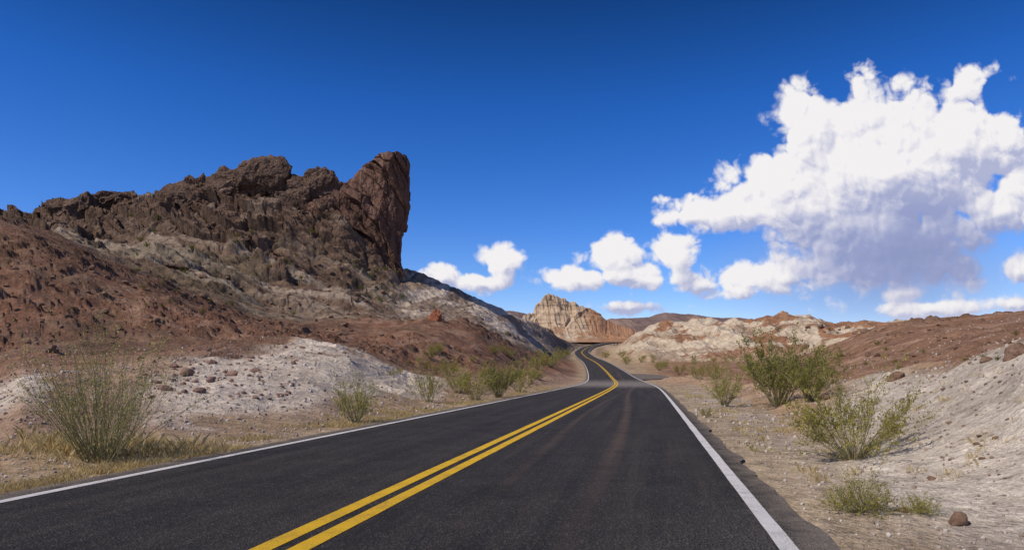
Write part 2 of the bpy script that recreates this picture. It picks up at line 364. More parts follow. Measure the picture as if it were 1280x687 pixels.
bank = right*S(1020, 1100, PX+80*(nA-.5))*S(0.6, 0.95, K+0.4*(nB-.5))*(1-S(2.1, 2.35, K+0.6*(nA-.5)))
col = mixc(col, bank, (0.62, 0.575, 0.52))
rr = right*S(2.15, 2.5, K+0.9*(nA-.5))*(1-S(4.5, 5, K))
col = mixc(col, rr, (0.265, 0.16, 0.11))
col = mixc(col, rr*S(0.52, 0.64, nB)*0.6, (0.38, 0.265, 0.20))
band = fbm2((Z+Zr)/2.0+nA*3, X/45, 3, 151)
col = mixc(col, bad, (0.57, 0.505, 0.415))
col = mixc(col, bad*S(0.50, 0.53, fbm2(X/13, Sg/20, 4, 157, 0.6)+0.5*(band-.5)+0.03*(K-7)), (0.31, 0.175, 0.11))
col = mixc(col, bad*S(0.53, 0.58, band)*0.5, (0.27, 0.17, 0.12))
col = mixc(col, bad*(1-S(0.42, 0.55, gb_))*0.45, (0.24, 0.16, 0.12))
col = mixc(col, S(8.9, 9.4, K), (0.27, 0.18, 0.13))
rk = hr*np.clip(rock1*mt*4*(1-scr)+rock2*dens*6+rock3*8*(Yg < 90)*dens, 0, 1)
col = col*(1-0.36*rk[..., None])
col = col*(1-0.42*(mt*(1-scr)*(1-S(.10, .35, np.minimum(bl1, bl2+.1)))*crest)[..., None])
shd = (1-S(0.2, 1.1, dl/(1.0+Yg*0.01)+0.9*(nB-.5)))*inroad
col = mixc(col, shd*0.7, (0.47, 0.38, 0.27))
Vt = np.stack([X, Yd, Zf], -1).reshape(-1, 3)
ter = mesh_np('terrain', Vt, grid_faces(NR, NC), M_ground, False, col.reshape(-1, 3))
tag(ter, 'rocky desert ground rising to a brown mountain on the left and red hills on the right', 'terrain', kind='structure')
def HZ(x, y):
    u = x/y; j = np.clip(np.searchsorted(us, u)-1, 0, NC-2); i = np.clip(np.searchsorted(ys, y)-1, 0, NR-2)
    a = (u-us[j])/(us[j+1]-us[j]); b = (y-ys[i])/(ys[i+1]-ys[i])
    return (Zf[i, j]*(1-a)+Zf[i, j+1]*a)*(1-b)+(Zf[i+1, j]*(1-a)+Zf[i+1, j+1]*a)*b
PYg = HY-F*(Zf-CH)/Yd; I0 = int(np.searchsorted(ys, 3.0))
def hit(px, py):
    j = int(np.clip(np.searchsorted(us, (px-640)/F), 1, NC-2)); w = np.where(PYg[I0:, j] <= py)[0]
    i = I0+w[0] if len(w) else int(np.searchsorted(ys, 60))
    return Vector((X[i, j], Yd[i, j], Zf[i, j]))

pl = mesh_np('ground', [(-400, -120, -0.12), (400, -120, -0.12), (400, 20, -0.12), (-400, 20, -0.12)], [(0, 1, 2, 3)], M_ground, False, np.array([(0.44, 0.35, 0.27)]*4))
tag(pl, 'flat sandy ground around the start of the road', 'ground', kind='structure')

# ------------------------------------------------------------------ road
def asphalt():
    m, nt, b = mat_new('asphalt')
    uv = nt.nodes.new('ShaderNodeUVMap'); uv.uv_map = 'road'
    sp = nt.nodes.new('ShaderNodeSeparateXYZ'); nt.links.new(uv.outputs[0], sp.inputs[0])
    la, al = sp.outputs[0], sp.outputs[1]
    geo = nt.nodes.new('ShaderNodeNewGeometry'); P = geo.outputs['Position']
    n1 = noise(nt, P, 60, 4, 0.85); n2 = noise(nt, P, 1.2, 6, 0.65)
    vv = nt.nodes.new('ShaderNodeTexVoronoi'); vv.inputs['Scale'].default_value = 55; nt.links.new(P, vv.inputs['Vector'])
    sc = nt.nodes.new('ShaderNodeSeparateColor'); nt.links.new(vv.outputs['Color'], sc.inputs[0])
    c = mixn(nt, rng(nt, n1, 0.38, 0.66, 0, 1), (0.014, 0.0135, 0.0132), (0.068, 0.063, 0.060))
    c = mixn(nt, rng(nt, sc.outputs[0], 0.8, 0.95, 0, 0.6), c, (0.15, 0.132, 0.118))
    c = mixn(nt, 1.0, c, mixn(nt, rng(nt, n2, 0.3, 0.7, 0, 1), (0.70, 0.69, 0.69), (1.26, 1.22, 1.18)), 'MULTIPLY')
    cmb = nt.nodes.new('ShaderNodeCombineXYZ'); nt.links.new(la, cmb.inputs[0]); nt.links.new(mth(nt, 'MULTIPLY', al, 0.03), cmb.inputs[1])
    s1 = noise(nt, cmb.outputs[0], 2.2, 6, 0.72)
    c = mixn(nt, rng(nt, s1, 0.5, 0.72, 0, 0.5), c, (0.100, 0.082, 0.070))
    c = mixn(nt, rng(nt, s1, 0.48, 0.3, 0, 0.6), c, (0.015, 0.0145, 0.0145))
    tsum = None
    for la0, amp_, fr, ph, wd in ((1.75, 0.28, 0.10, 0.4, 0.17), (0.95, 0.22, 0.13, 1.9, 0.11)):
        wig = mth(nt, 'MULTIPLY', mth(nt, 'SINE', mth(nt, 'ADD', mth(nt, 'MULTIPLY', al, fr), ph)), amp_)
        ty = rng(nt, mth(nt, 'ABSOLUTE', mth(nt, 'SUBTRACT', mth(nt, 'SUBTRACT', la, la0), wig)), 0.02, wd, 0.75, 0)
        tsum = ty if tsum is None else mth(nt, 'MAXIMUM', tsum, mth(nt, 'MULTIPLY', ty, 0.7))
    c = mixn(nt, mth(nt, 'MULTIPLY', mth(nt, 'MULTIPLY', tsum, rng(nt, n2, 0.3, 0.6, 0.2, 1)), rng(nt, al, 6, 14, 0.25, 1)), c, (0.135, 0.092, 0.072))
    nd = noise(nt, P, 3.5, 8, 0.75)
    e = mth(nt, 'ADD', mth(nt, 'ABSOLUTE', la), mth(nt, 'MULTIPLY', nd, 1.2))
    c = mixn(nt, rng(nt, e, 4.1, 4.6, 0, 0.7), c, (0.34, 0.28, 0.22))
    grit = mth(nt, 'MULTIPLY', rng(nt, mth(nt, 'ADD', la, mth(nt, 'MULTIPLY', nd, 1.5)), 2.6, 4.4, 0, 1), rng(nt, n1, 0.5, 0.62, 0, 0.8))
    c = mixn(nt, mth(nt, 'MULTIPLY', grit, rng(nt, al, 5.5, 8, 1, 0)), c, (0.40, 0.35, 0.30))
    d1 = mth(nt, 'MULTIPLY', rng(nt, al, 50, 64, 0, 1), rng(nt, al, 76, 98, 1, 0))
    c = mixn(nt, mth(nt, 'MULTIPLY', d1, rng(nt, nd, 0.35, 0.6, 0.25, 0.75)), c, (0.34, 0.30, 0.265))
    nt.links.new(c, b.inputs['Base Color']); b.inputs['Roughness'].default_value = 0.85; b.inputs['Specular IOR Level'].default_value = 0.2
    bu = nt.nodes.new('ShaderNodeBump'); bu.inputs['Distance'].default_value = 0.02; bu.inputs['Strength'].default_value = 0.9
    nt.links.new(mth(nt, 'ADD', n1, vv.outputs['Distance']), bu.inputs['Height']); nt.links.new(bu.outputs[0], b.inputs['Normal'])
    return m
def paint(name, colr):
    m, nt, b = mat_new(name)
    geo = nt.nodes.new('ShaderNodeNewGeometry'); P = geo.outputs['Position']
    n1 = noise(nt, P, 60, 5, 0.75); n2 = noise(nt, P, 3, 5, 0.7)
    f = mth(nt, 'ADD', mth(nt, 'MULTIPLY', n1, 0.7), mth(nt, 'MULTIPLY', n2, 0.3))
    c = mixn(nt, rng(nt, f, 0.51, 0.63, 0, 0.8), colr, (0.10, 0.09, 0.08))
    c = mixn(nt, rng(nt, n2, 0.3, 0.7, 0, 0.3), c, (colr[0]*.55, colr[1]*.55, colr[2]*.55))
    nt.links.new(c, b.inputs['Base Color']); b.inputs['Roughness'].default_value = 0.75
    bu = nt.nodes.new('ShaderNodeBump'); bu.inputs['Distance'].default_value = 0.012
    nt.links.new(n1, bu.inputs['Height']); nt.links.new(bu.outputs[0], b.inputs['Normal'])
    return m
M_asph = asphalt(); M_yel = paint('yellow_paint', (0.74, 0.45, 0.03)); M_wht = paint('white_paint', (0.68, 0.66, 0.65))
ry = np.concatenate([np.arange(-50, 12, 0.25), np.arange(12, 60, 0.5), np.arange(60, 700, 2.0)])
def strip(name, lats0, lats1, nl, dz, mat, parent=None, jit=0.0, crown=0.0):
    L0 = np.broadcast_to(lats0, ry.shape); L1 = np.broadcast_to(lats1, ry.shape)
    t = np.linspace(0, 1, nl)[None, :]; la = L0[:, None]*(1-t)+L1[:, None]*t
    if jit:
        la[:, 0] -= jit*(vn2(ry*1.3, ry*0, 3)+0.5*vn2(ry*4, ry*0, 4)); la[:, -1] += jit*(vn2(ry*1.2, ry*0, 5)+0.5*vn2(ry*4.3, ry*0, 6))
    s = RS(ry)[:, None]; nrm = np.sqrt(1+s*s)
    x = RX(ry)[:, None]+la/nrm; y = ry[:, None]-la*s/nrm; z = (RZ(ry)[:, None])+dz+0*la
    V = np.stack([x, y, z], -1).reshape(-1, 3); Fc = grid_faces(len(ry), nl)
    o = mesh_np(name, V, Fc, mat, True, None, parent)
    uvl = o.data.uv_layers.new(name='road'); A = np.stack([la, np.repeat(ry[:, None], nl, 1)], -1).reshape(-1, 2)
    uvl.data.foreach_set('uv', A[Fc.ravel()].astype(np.float32).ravel())
    return o
road = strip('road', -3.88, 3.76, 9, 0.0, M_asph, None, 0.12)
tag(road, 'two lane blacktop road winding away to the hills with painted lines', 'road', kind='structure')
strip('centre_line', -0.19, -0.05, 2, 0.004, M_yel, road, 0.008)
strip('centre_line', 0.07, 0.21, 2, 0.004, M_yel, road, 0.008)
strip('edge_line', -3.62, -3.50, 2, 0.004, M_wht, road, 0.008)
strip('edge_line', 3.46, 3.58, 2, 0.004, M_wht, road, 0.008)
ly_ = np.arange(96.5, 122, 1.0); tt = np.linspace(0, 1, 6)[None, :]
xx = RX(ly_)[:, None]+3.7+tt*LAYW(ly_)[:, None]; yy = np.repeat(ly_[:, None], 6, 1); zz = np.repeat(RZ(ly_)[:, None], 6, 1)-0.006
lay = mesh_np('lay_by', np.stack([xx, yy, zz], -1).reshape(-1, 3), grid_faces(len(ly_), 6), None, True)
mL, ntL, bL = mat_new('old_asphalt'); g = ntL.nodes.new('ShaderNodeNewGeometry')
ntL.links.new(mixn(ntL, noise(ntL, g.outputs['Position'], 1.0, 8, .7), (0.07, 0.06, 0.058), (0.24, 0.20, 0.17)), bL.inputs['Base Color']); lay.data.materials.append(mL)
tag(lay, 'dusty asphalt lay-by widening the right side of the road in the dip', 'lay-by', kind='structure')

# ------------------------------------------------------------------ rock tower
def tower():
    Y0 = 181.0; lev = np.array([(360, 396, 503), (345, 398, 505), (330, 400, 502), (315, 404, 502), (300, 409, 503), (285, 415, 505), (270, 421, 508), (255, 426, 510), (240, 431, 511), (230, 435, 511.5), (224, 440, 511.5), (217, 447, 511.5), (210, 456, 511), (204, 467, 511), (200, 478, 510)], float)
    n = 260; m = 340; t = np.linspace(0, 1, n); pyv = 360-(360-200)*t
    o = np.argsort(lev[:, 0]); Lx = np.interp(pyv, lev[o, 0], lev[o, 1]); Rx_ = np.interp(pyv, lev[o, 0], lev[o, 2])
    x0 = (Lx-640)/F*Y0; x1 = (Rx_-640)/F*Y0; zc = CH+(HY-pyv)/F*Y0
    th = np.linspace(0, 2*np.pi, m, endpoint=False)
    fa = np.array([-105, -55, 5, 60, 120, 180, 225])*np.pi/180; fd = np.array([0.80, 0.98, 1.0, 1.0, 1.0, 0.98, 0.98])
    dd = np.cos(th[:, None]-fa[None]); r = np.where(dd > 0.08, fd/np.maximum(dd, 0.08), 9).min(1)
    ex = r*np.cos(th); ey = r*np.sin(th); ex /= np.abs(ex).max()
    hw = (x1-x0)/2; dp = 10.0-3.0*t
    Xc = (x0+x1)[:, None]/2+hw[:, None]*ex[None]; Yc = Y0+dp[:, None]*ey[None]*0.9; Zc = np.repeat(zc[:, None], m, 1)
    a = (rid3(Xc/9, Yc/9, Zc/18, 4, 7, 0.5)-.6)*3.0+(fbm3(Xc/1.8, Yc/1.8, Zc/2.2, 4, 17)-.5)*1.1
    u_ = Xc*0.8+Yc*0.6; wz = fbm3(Xc/6, Yc/6, Zc/6, 3, 61)
    bk = blocks(u_/5.5+0.08*Zc+wz*.7, Zc/9+0.15*u_+wz*.7, 44); bk2 = blocks(u_/2.4+wz*2, Zc/4.2+0.3*u_, 45); a += (bk-.5)*2.3+(bk2-.5)*0.8
    st = fbm3(Xc/3.5+Zc*0.08, Yc/3.5, Zc/40, 3, 27); a += -np.clip(0.40-st, 0, 1)*4
    rr = np.maximum(np.hypot(ex, ey), .1); nx = (ex/rr)[None]; ny = (ey/rr)[None]
    Xc = Xc+nx*a*0.4; Yc = Yc+ny*a; Zc = Zc+(fbm3(Xc/4, Yc/4, Zc/4, 3, 5)-.5)*1.6*t[:, None]
    rings = []
    for q in (0.93, 0.8, 0.6, 0.35, 0.1):
        cxm, cym = Xc[-1].mean(), Yc[-1].mean(); rx = cxm+(Xc[-1]-cxm)*q; ryy = cym+(Yc[-1]-cym)*q
        rings.append((rx, ryy, Zc[-1]+0.1*(1-q)+(fbm2(rx/2, ryy/2, 3, 6)-.5)*1.2))
    Xc = np.vstack([Xc]+[q[0][None] for q in rings]); Yc = np.vstack([Yc]+[q[1][None] for q in rings]); Zc = np.vstack([Zc]+[q[2][None] for q in rings])
    o = mesh_np('rock_tower', np.stack([Xc, Yc, Zc], -1).reshape(-1, 3), grid_faces(Xc.shape[0], m, True), M_tower)
    tag(o, 'tall reddish brown rock tower with a sheer right side, ending the mountain ridge', 'rock tower')
tower()

# ------------------------------------------------------------------ blocky rocks
_ico = {}
def ico(n):
    if n not in _ico:
        bm = bmesh.new(); bmesh.ops.create_icosphere(bm, subdivisions=n, radius=1)
        _ico[n] = (np.array([v.co[:] for v in bm.verts]), np.array([[v.index for v in f.verts] for f in bm.faces])); bm.free()
    return _ico[n]
def rockV(seed, n=4, planes=16, rough=0.12, size=(1, 1, 1), freq=1.6):
    D, Fc = ico(n); r = np.random.default_rng(seed)
    nr = r.normal(size=(planes, 3)); nr /= np.linalg.norm(nr, axis=1)[:, None]; h = r.uniform(0.6, 1.0, planes)
    dt = D@nr.T; R = np.where(dt > 0.05, h[None]/np.maximum(dt, 0.05), 9).min(1); R = np.minimum(R, 1.25)
    V = D*R[:, None]
    q = V*freq+seed*3.1
    V = V*(1+rough*2*(rid3(q[:, 0], q[:, 1], q[:, 2], 4, seed)-.6)+rough*(fbm3(q[:, 0]*4, q[:, 1]*4, q[:, 2]*4, 3, seed+9)-.5))[:, None]
    return V*np.array(size), Fc
crags = [
 (8, 280, 16, 8, 187, 'small dark crag at the far left end of the mountain skyline'),
 (42, 279, 18, 8, 187, 'low dark crag just right of the leftmost crag on the mountain skyline'),
 (80, 266, 28, 16, 186, 'broad dark crag on the low left shoulder of the mountain skyline'),
 (115, 262, 28, 17, 185, 'tall dark crag in the middle of the left shoulder outcrop'),
 (144, 250, 22, 11, 186, 'rounded dark cap rock standing highest on the left shoulder outcrop'),
 (228, 252, 38, 20, 185, 'wide brown crag on the left flank below the mountain summit'),
 (285, 236, 38, 22, 184, 'brown crag with steep face left of the mountain summit'),
 (336, 224, 32, 26, 184, 'jagged brown summit crag, highest rock left of the tower'),
 (366, 256, 28, 24, 181, 'dark rock buttress below the summit crag'),
 (402, 242, 28, 27, 184, 'brown crag between the summit and the rock tower'),
 (430, 254, 28, 32, 182, 'brown crag touching the left side of the rock tower'),
 (310, 270, 40, 14, 178, 'low crag on the slope under the summit'),
 (470, 345, 26, 9, 172, 'shaded ledge of rock at the foot of the rock tower'),
 (215, 340, 28, 7, 120, 'long dark rock ledge halfway up the left mountain slope'),
]
for i, (px, py, hw, hh, Y, lab) in enumerate(crags):
    k = Y/F; r = random.Random(i*7+1); VV = []; FF = []; cnt = 0
    for q in range(6):
        fx = 0 if q == 0 else r.uniform(-.75, .75); s = 0.9 if q == 0 else r.uniform(.4, .66)
        top = hh*(1-abs(fx)*0.4)
        V, Fc = rockV(300+i*11+q, 5, 13, 0.17, (hw*k*s*1.05, min(hw, 22)*k*s, top*k*(0.5+0.55*s)), 2.0)
        zc = (top-top*(0.5+0.55*s))*r.uniform(.7, 1.0)-(0 if q == 0 else r.uniform(0, .6)*hh)
        VV.append(V+np.array([(px+fx*hw-640)*k, Y-(0 if q == 0 else r.uniform(0, 5)), CH+(HY-py+zc)*k])); FF.append(Fc+cnt); cnt += len(V)
    o = mesh_np('rock_crag', np.vstack(VV), np.vstack(FF), M_tower if i == 10 else M_crag); tag(o, lab, 'crag', 'dark crags on the mountain')
p = hit(541, 404); k = p.y/F
V, Fc = rockV(77, 5, 14, 0.25, (10*k, 8*k, 15*k)); tpr = (1-0.5*np.clip(V[:, 2]/(15*k), -1, 1))/1.3; V[:, 0] *= tpr; V[:, 1] *= tpr; V[:, 0] += 0.2*V[:, 2]
o = mesh_np('red_pinnacle', V+np.array([p.x, p.y+2, p.z+5*k]), Fc, M_redrock); tag(o, 'small pointed orange red rock pinnacle standing right of the mountain foot', 'rock')

def boulder_at(px, py, wpx, lab, mat, grp, seed, hr_=0.7, sub=3):
    p = hit(px, py); k = p.y/F*wpx/2
    V, Fc = rockV(seed, sub, 14, 0.10, (1, 0.9, hr_)); o = mesh_np('boulder', V, Fc, mat); o.scale = (k, k, k); o.rotation_euler.z = seed
    o.location = (p.x, p.y, p.z+k*hr_*0.2); return tag(o, lab, 'boulder', grp)
named = [(1198, 656, 30, 'brown stone lying on the pale gravel at the bottom right', M_boulder), (1268, 446, 34, 'large grey brown boulder on top of the pale bank at the right edge', M_boulder),
 (1120, 474, 20, 'dark boulder at the left end of the pale bank crest', M_boulder), (1232, 452, 16, 'small brown boulder on the bank crest left of the large one', M_boulder),
 (1165, 600, 12, 'small stone below the pale bank behind the bottom right stone', M_boulder), (1128, 640, 14, 'small brown stone between the low scrub and the bottom right stone', M_boulder),
 (1032, 500, 14, 'brown stone behind the big green bush on the right', M_boulder), (886, 520, 12, 'dark stone beside the right edge of the road', M_boulder),
 (64, 440, 22, 'dark round boulder on the red slope above the large left bush', M_boulder), (205, 488, 16, 'pinkish boulder at the left edge of the rock pile', M_pink),
 (232, 470, 18, 'large pinkish boulder on top of the left rock pile', M_pink), (262, 478, 16, 'pinkish boulder in the middle of the left rock pile', M_pink), (290, 470, 15, 'pinkish boulder at the right end of the left rock pile', M_pink),
 (248, 490, 14, 'pinkish stone at the foot of the left rock pile', M_pink), (318, 498, 10, 'lone pinkish stone on the pale mound', M_pink)]
for i, (px, py, w, lab, mt_) in enumerate(named): boulder_at(px, py, w, lab, mt_, None, 500+i)
pm = []; pmp = []
for i in range(6):
    V, Fc = rockV(600+i, 2, 12, 0.1, (1, .85, .7))
    for lst, mm in ((pm, M_boulder), (pmp, M_pink)):
        o = mesh_np('boulder', V, Fc, mm); lst.append(o.data); bpy.data.objects.remove(o)
def scatter(n, xr, yr, wr, lab, grp, seed, ms_=None):
    r = random.Random(seed); ms_ = ms_ or pm
    for i in range(n):
        px, py = r.uniform(*xr), r.uniform(*yr); p = hit(px, py)
        if abs(p.x-RX(p.y)) < 6+LAYW(p.y) and p.y < YR: continue
        k = p.y/F*(wr[0]+(wr[1]-wr[0])*r.random()**2.5)/2
        o = bpy.data.objects.new('boulder', ms_[r.randrange(6)]); C.objects.link(o); o.location = (p.x, p.y, p.z+k*0.1)
        o.scale = (k, k*r.uniform(.8, 1.1), k*r.uniform(.7, 1.1)); o.rotation_euler = (r.uniform(-.3, .3), r.uniform(-.3, .3), r.uniform(0, 6.28)); tag(o, lab, 'boulder', grp)
scatter(120, (0, 480), (330, 445), (4, 12), 'small dark boulder scattered on the red slope of the left hill', 'boulders on the left red slope', 1)
scatter(60, (1000, 1279), (408, 452), (4, 11), 'small brown boulder scattered on the red hill at the right', 'boulders on the right red hill', 2)
scatter(50, (1120, 1279), (452, 600), (3, 9), 'small stone lying on the pale gravel bank at the right', 'stones on the right pale bank', 3)
scatter(90, (175, 370), (446, 500), (4, 12), 'small pinkish stone lying in the rock pile on the pale mound', 'stones in the left rock pile', 4, pmp)

D1, F1 = ico(1); npb = 10000; VV = []; FF = []; cnt = 0
rp = np.random.default_rng(5)
pxr = rp.uniform(-60, 1340, npb*3); Yr = 3.5*np.exp(rp.random(npb*3)*np.log(45/3.5)); xr = (pxr-640)/F*Yr
la_ = (xr-RX(Yr)); ok = (np.abs(la_) > 3.95+0.6*rp.random(npb*3)**2); xr, Yr = xr[ok][:npb], Yr[ok][:npb]
zr = HZ(xr, Yr); sz = (0.004+0.021*rp.random(len(xr))**3)*np.clip(Yr/7, 0.8, 3)
for i in range(len(xr)):
    s3 = rp.uniform(.6, 1.2, 3); jit = rp.uniform(.75, 1.2, (len(D1), 1)); VV.append(D1*jit*s3*sz[i]+np.array([xr[i], Yr[i], zr[i]+sz[i]*.3])); FF.append(F1+cnt); cnt += len(D1)
M_peb = leaf_mat('pebble_stone', (0.18, 0.12, 0.085), (0.54, 0.49, 0.43), 2, 0)
o = mesh_np('gravel', np.vstack(VV), np.vstack(FF), M_peb); tag(o, 'loose pebbles and gravel scattered over the roadsides', 'gravel', kind='stuff')

# ------------------------------------------------------------------ butte and far mesas
def ridge(name, sil, Y0, base_py, colf, mat, cliff, depth, nx=500, amp=1.0, seed=1, flute=3.0, rough=0.0):
    sil = np.array(sil, float); px = np.linspace(sil[0, 0], sil[-1, 0], nx); k = Y0/F
    spy = np.interp(px, sil[:, 0], sil[:, 1])-rough*(blocks(px/7, px*0+.5, seed)-.5)*4-rough*(vn2(px/1.7, px*0, seed)-.5)*2
    top = CH+(HY-spy)*k; base = CH+(HY-base_py)*k
    top = np.maximum(top, base+0.5); x = (px-640)*k
    pt = np.array([(0, 0, 0), (0.40, .20, 0), (0.62, .36, 0), (0.65, .66, 0), (0.685, .72, 0), (0.71, .97, 0), (0.78, 1.0, 0), (1.3, .97, 0), (1.6, 0.2, 0), (1.8, -0.3, 0)]) if cliff else np.array([(0, 0, 0), (0.3, .3, 0), (0.6, .65, 0), (.8, .9, 0), (1, 1, 0), (1.3, .7, 0), (1.8, -0.2, 0), (2, -.3, 0)])
    q = np.linspace(0, len(pt)-1, 180); d = np.interp(q, np.arange(len(pt)), pt[:, 0]); hz = np.interp(q, np.arange(len(pt)), pt[:, 1])
    Xr = np.repeat(x[None], len(q), 0); Yy = Y0+(d[:, None]-0.74)*depth+0*Xr; Zz = base+(top-base)[None]*hz[:, None]
    fl = rid2(Xr/(16*amp)+Zz/(70*amp), Zz/(60*amp), 4, seed, 0.55)-.6+(blocks(Xr/(14*amp)+Zz/80, Zz/(26*amp), seed+3)-.5)*0.35+(rid2(Xr/(90*amp), Zz/(5*amp), 2, seed+4)-.5)*0.12
    sm_ = 1-0.8*S(725, 755, px)[None] if cliff else 1.0
    Yy = Yy-fl*sm_*flute*4*amp*S(0.05, 0.3, hz)[:, None]; Zz = Zz+sm_*(fbm2(Xr/(8*amp), Yy/(8*amp), 4, seed+5)-.5)*1.6*amp*S(0, .3, hz)[:, None]+(rid2(Xr/(12*amp), Yy/(30*amp), 4, seed+8)-.6)*5*amp*(S(0.02, .2, hz)*(1-S(.4, .6, hz)))[:, None]
    cc = colf(Xr, Yy, Zz, np.repeat(hz[:, None], nx, 1), np.repeat(px[None], len(q), 0))
    return mesh_np(name, np.stack([Xr, Yy, Zz], -1).reshape(-1, 3), grid_faces(len(q), nx), mat, False, cc.reshape(-1, 3))
def cb(X, Y, Z_, h, px):
    n = fbm2(X/40, Z_/3.2, 4, 3); n2 = fbm2(X/7, Z_/9, 4, 13); c = np.ones(X.shape+(3,))*np.array([0.50, 0.39, 0.275]); c = mixc(c, S(.52, .62, n)*.4, (0.38, 0.265, 0.18)); c = mixc(c, S(.5, .62, n2)*.35, (0.35, 0.245, 0.17))
    ap = 1-S(.26, .38, h+0.25*(n2-.5)); c = mixc(c, ap, (0.38, 0.23, 0.14)); c = mixc(c, ap*S(.5, .6, fbm2(X/12, Y/20, 3, 9)), (0.47, 0.375, 0.27))
    c = mixc(c, S(720, 742, px+30*(n2-.5))*(1-0.3*n), (0.34, 0.18, 0.10)); return c
o = ridge('sandstone_butte', [(622, 420), (640, 408), (650, 404), (654, 396), (660, 392), (667, 390), (670, 380), (676, 378), (680, 369), (685, 366), (691, 368), (698, 371), (706, 371), (711, 375), (719, 376), (724, 381), (734, 383), (744, 389), (754, 396), (764, 401), (777, 407), (792, 412), (815, 420)], 760, 432, cb, M_butte, True, 130, 560, 1.2, 4, 3.0, 0.6)
tag(o, 'pale tan sandstone butte with fluted cliffs beyond the bend of the road', 'butte')
def cf(X, Y, Z_, h, px):
    n = fbm2(X/60, Z_/14, 4, 3); c = np.ones(X.shape+(3,))*np.array([0.19, 0.135, 0.12]); return mixc(c, S(.5, .65, n)*.6, (0.30, 0.21, 0.165))
o = ridge('hills', [(700, 420), (740, 402), (770, 394), (800, 393), (822, 392), (832, 388), (845, 385), (862, 387), (885, 390), (905, 392), (930, 393), (960, 398), (990, 400), (1040, 402), (1100, 405), (1180, 412)], 1900, 432, cf, M_far, False, 500, 500, 5.0, 21, 2)
tag(o, 'dark brown mesa ridge on the horizon', 'hills', kind='structure')
o = ridge('hills', [(560, 415), (600, 392), (618, 384), (632, 383), (648, 384), (662, 388), (690, 400), (740, 415)], 1500, 432, cf, M_far, False, 400, 300, 4.0, 23, 2)
tag(o, 'low dark ridge on the horizon left of the butte', 'hills', kind='structure')

# ------------------------------------------------------------------ shrubs
def shrub_mesh(seed, h, r, ns, nt_, nl, ls, up=1.2, droop=0.0, thick=0.006, low=0.0, twl=0.35, base=0.06, lo_=0.3):
    R = np.random.default_rng(seed); SV, SF = [], []; cnt = 0; LP = []
    def tube(P, r0, r1):
        nonlocal cnt
        P = np.array(P); n = len(P); d = P[-1]-P[0]; d /= max(np.linalg.norm(d), 1e-6); a = np.cross(d, [0.3, 0.9, 0.2]); a /= np.linalg.norm(a); b = np.cross(d, a)
        rr = np.linspace(r0, r1, n)[:, None, None]; an = np.array([0, 2.1, 4.2]); ring = np.cos(an)[:, None]*a+np.sin(an)[:, None]*b
        SV.append((P[:, None, :]+rr*ring[None]).reshape(-1, 3)); SF.append(grid_faces(n, 3, True)+cnt); cnt += n*3
    for s in range(ns):
        az = R.uniform(0, 2*np.pi); sp = R.random()**0.6; L = h*R.uniform(0.55, 1.08)*(1-0.2*sp)
        d = np.array([math.cos(az)*sp*r/h*1.25, math.sin(az)*sp*r/h*1.25, 1.0*(1-low*sp)]); d /= np.linalg.norm(d)
        p = np.array([math.cos(az), math.sin(az), 0])*base*h*R.random(); P = [p.copy()]; seg = 7
        for i in range(seg):
            d = d+R.normal(0, .12, 3)+np.array([0, 0, 0.05*up-droop*i*0.05]); d /= np.linalg.norm(d); p = p+d*L/seg; P.append(p.copy())
        tube(P, thick*h*R.uniform(.7, 1.3), thick*h*0.25)
        lf = R.uniform(0.3, 1.6)
        for k in range(nt_):
            t = R.uniform(lo_, 1.0)*seg; i = min(int(t), seg-1); q = P[i]+(P[i+1]-P[i])*(t-i)
            dd = (P[i+1]-P[i]); dd /= np.linalg.norm(dd); dd = dd*0.9+R.normal(0, .45, 3)+np.array([0, 0, .25]); dd /= np.linalg.norm(dd)
            l2 = h*twl*R.uniform(.4, 1)*(1.15-t/seg*0.6); Q = [q.copy()]
            for _ in range(3):
                dd = dd+R.normal(0, .15, 3); dd /= np.linalg.norm(dd); q = q+dd*l2/3; Q.append(q.copy())
            tube(Q, thick*h*0.35, thick*h*0.15)
            m = R.poisson(nl*lf); tt = R.uniform(.15, 1.05, m)*3
            for t2 in tt:
                j = min(int(t2), 2); LP.append(Q[j]+(Q[j+1]-Q[j])*(t2-j)+R.normal(0, .012*h, 3))
    LP = np.array(LP); LP = LP[LP[:, 2] > 0.01*h]; n = len(LP)
    a = R.normal(size=(n, 3)); a[:, 2] = np.abs(a[:, 2])+.3; a /= np.linalg.norm(a, axis=1)[:, None]; b = np.cross(a, R.normal(size=(n, 3))); b /= np.linalg.norm(b, axis=1)[:, None]
    sz = ls*h*R.uniform(.6, 1.4, (n, 1)); V = np.stack([LP-b*sz*.35, LP+a*sz*.9, LP+b*sz*.35, LP-a*sz*.9], 1).reshape(-1, 3)
    allv = np.vstack(SV); top = np.percentile(V[:, 2], 98)
    return allv/top*h, np.vstack(SF), V/top*h, np.arange(n*4).reshape(-1, 4)
protoS = {}
def proto(key, mat, *a, **k):
    SV, SF, LV, LF = shrub_mesh(*a, **k)
    s = mesh_np('stems', SV, SF, M_stem); l = mesh_np('foliage', LV, LF, mat); protoS[key] = (s.data, l.data); bpy.data.objects.remove(s); bpy.data.objects.remove(l)
proto('wispy', M_wisp, 1, 1.0, 0.78, 125, 8, 5, 0.009, up=0.7, thick=0.0025, twl=0.24, base=0.12)
proto('creosote', M_leaf, 12, 1.0, 1.1, 64, 13, 10, 0.0120, up=0.4, thick=0.0042, low=0.4, twl=0.24, lo_=0.4)
proto('dense', M_dleaf, 3, 1.0, 0.72, 52, 12, 10, 0.0140, up=0.9, thick=0.005, twl=0.24)
proto('small', M_leaf, 4, 1.0, 0.8, 38, 8, 8, 0.020, up=0.8, thick=0.006, low=0.2, twl=0.3)
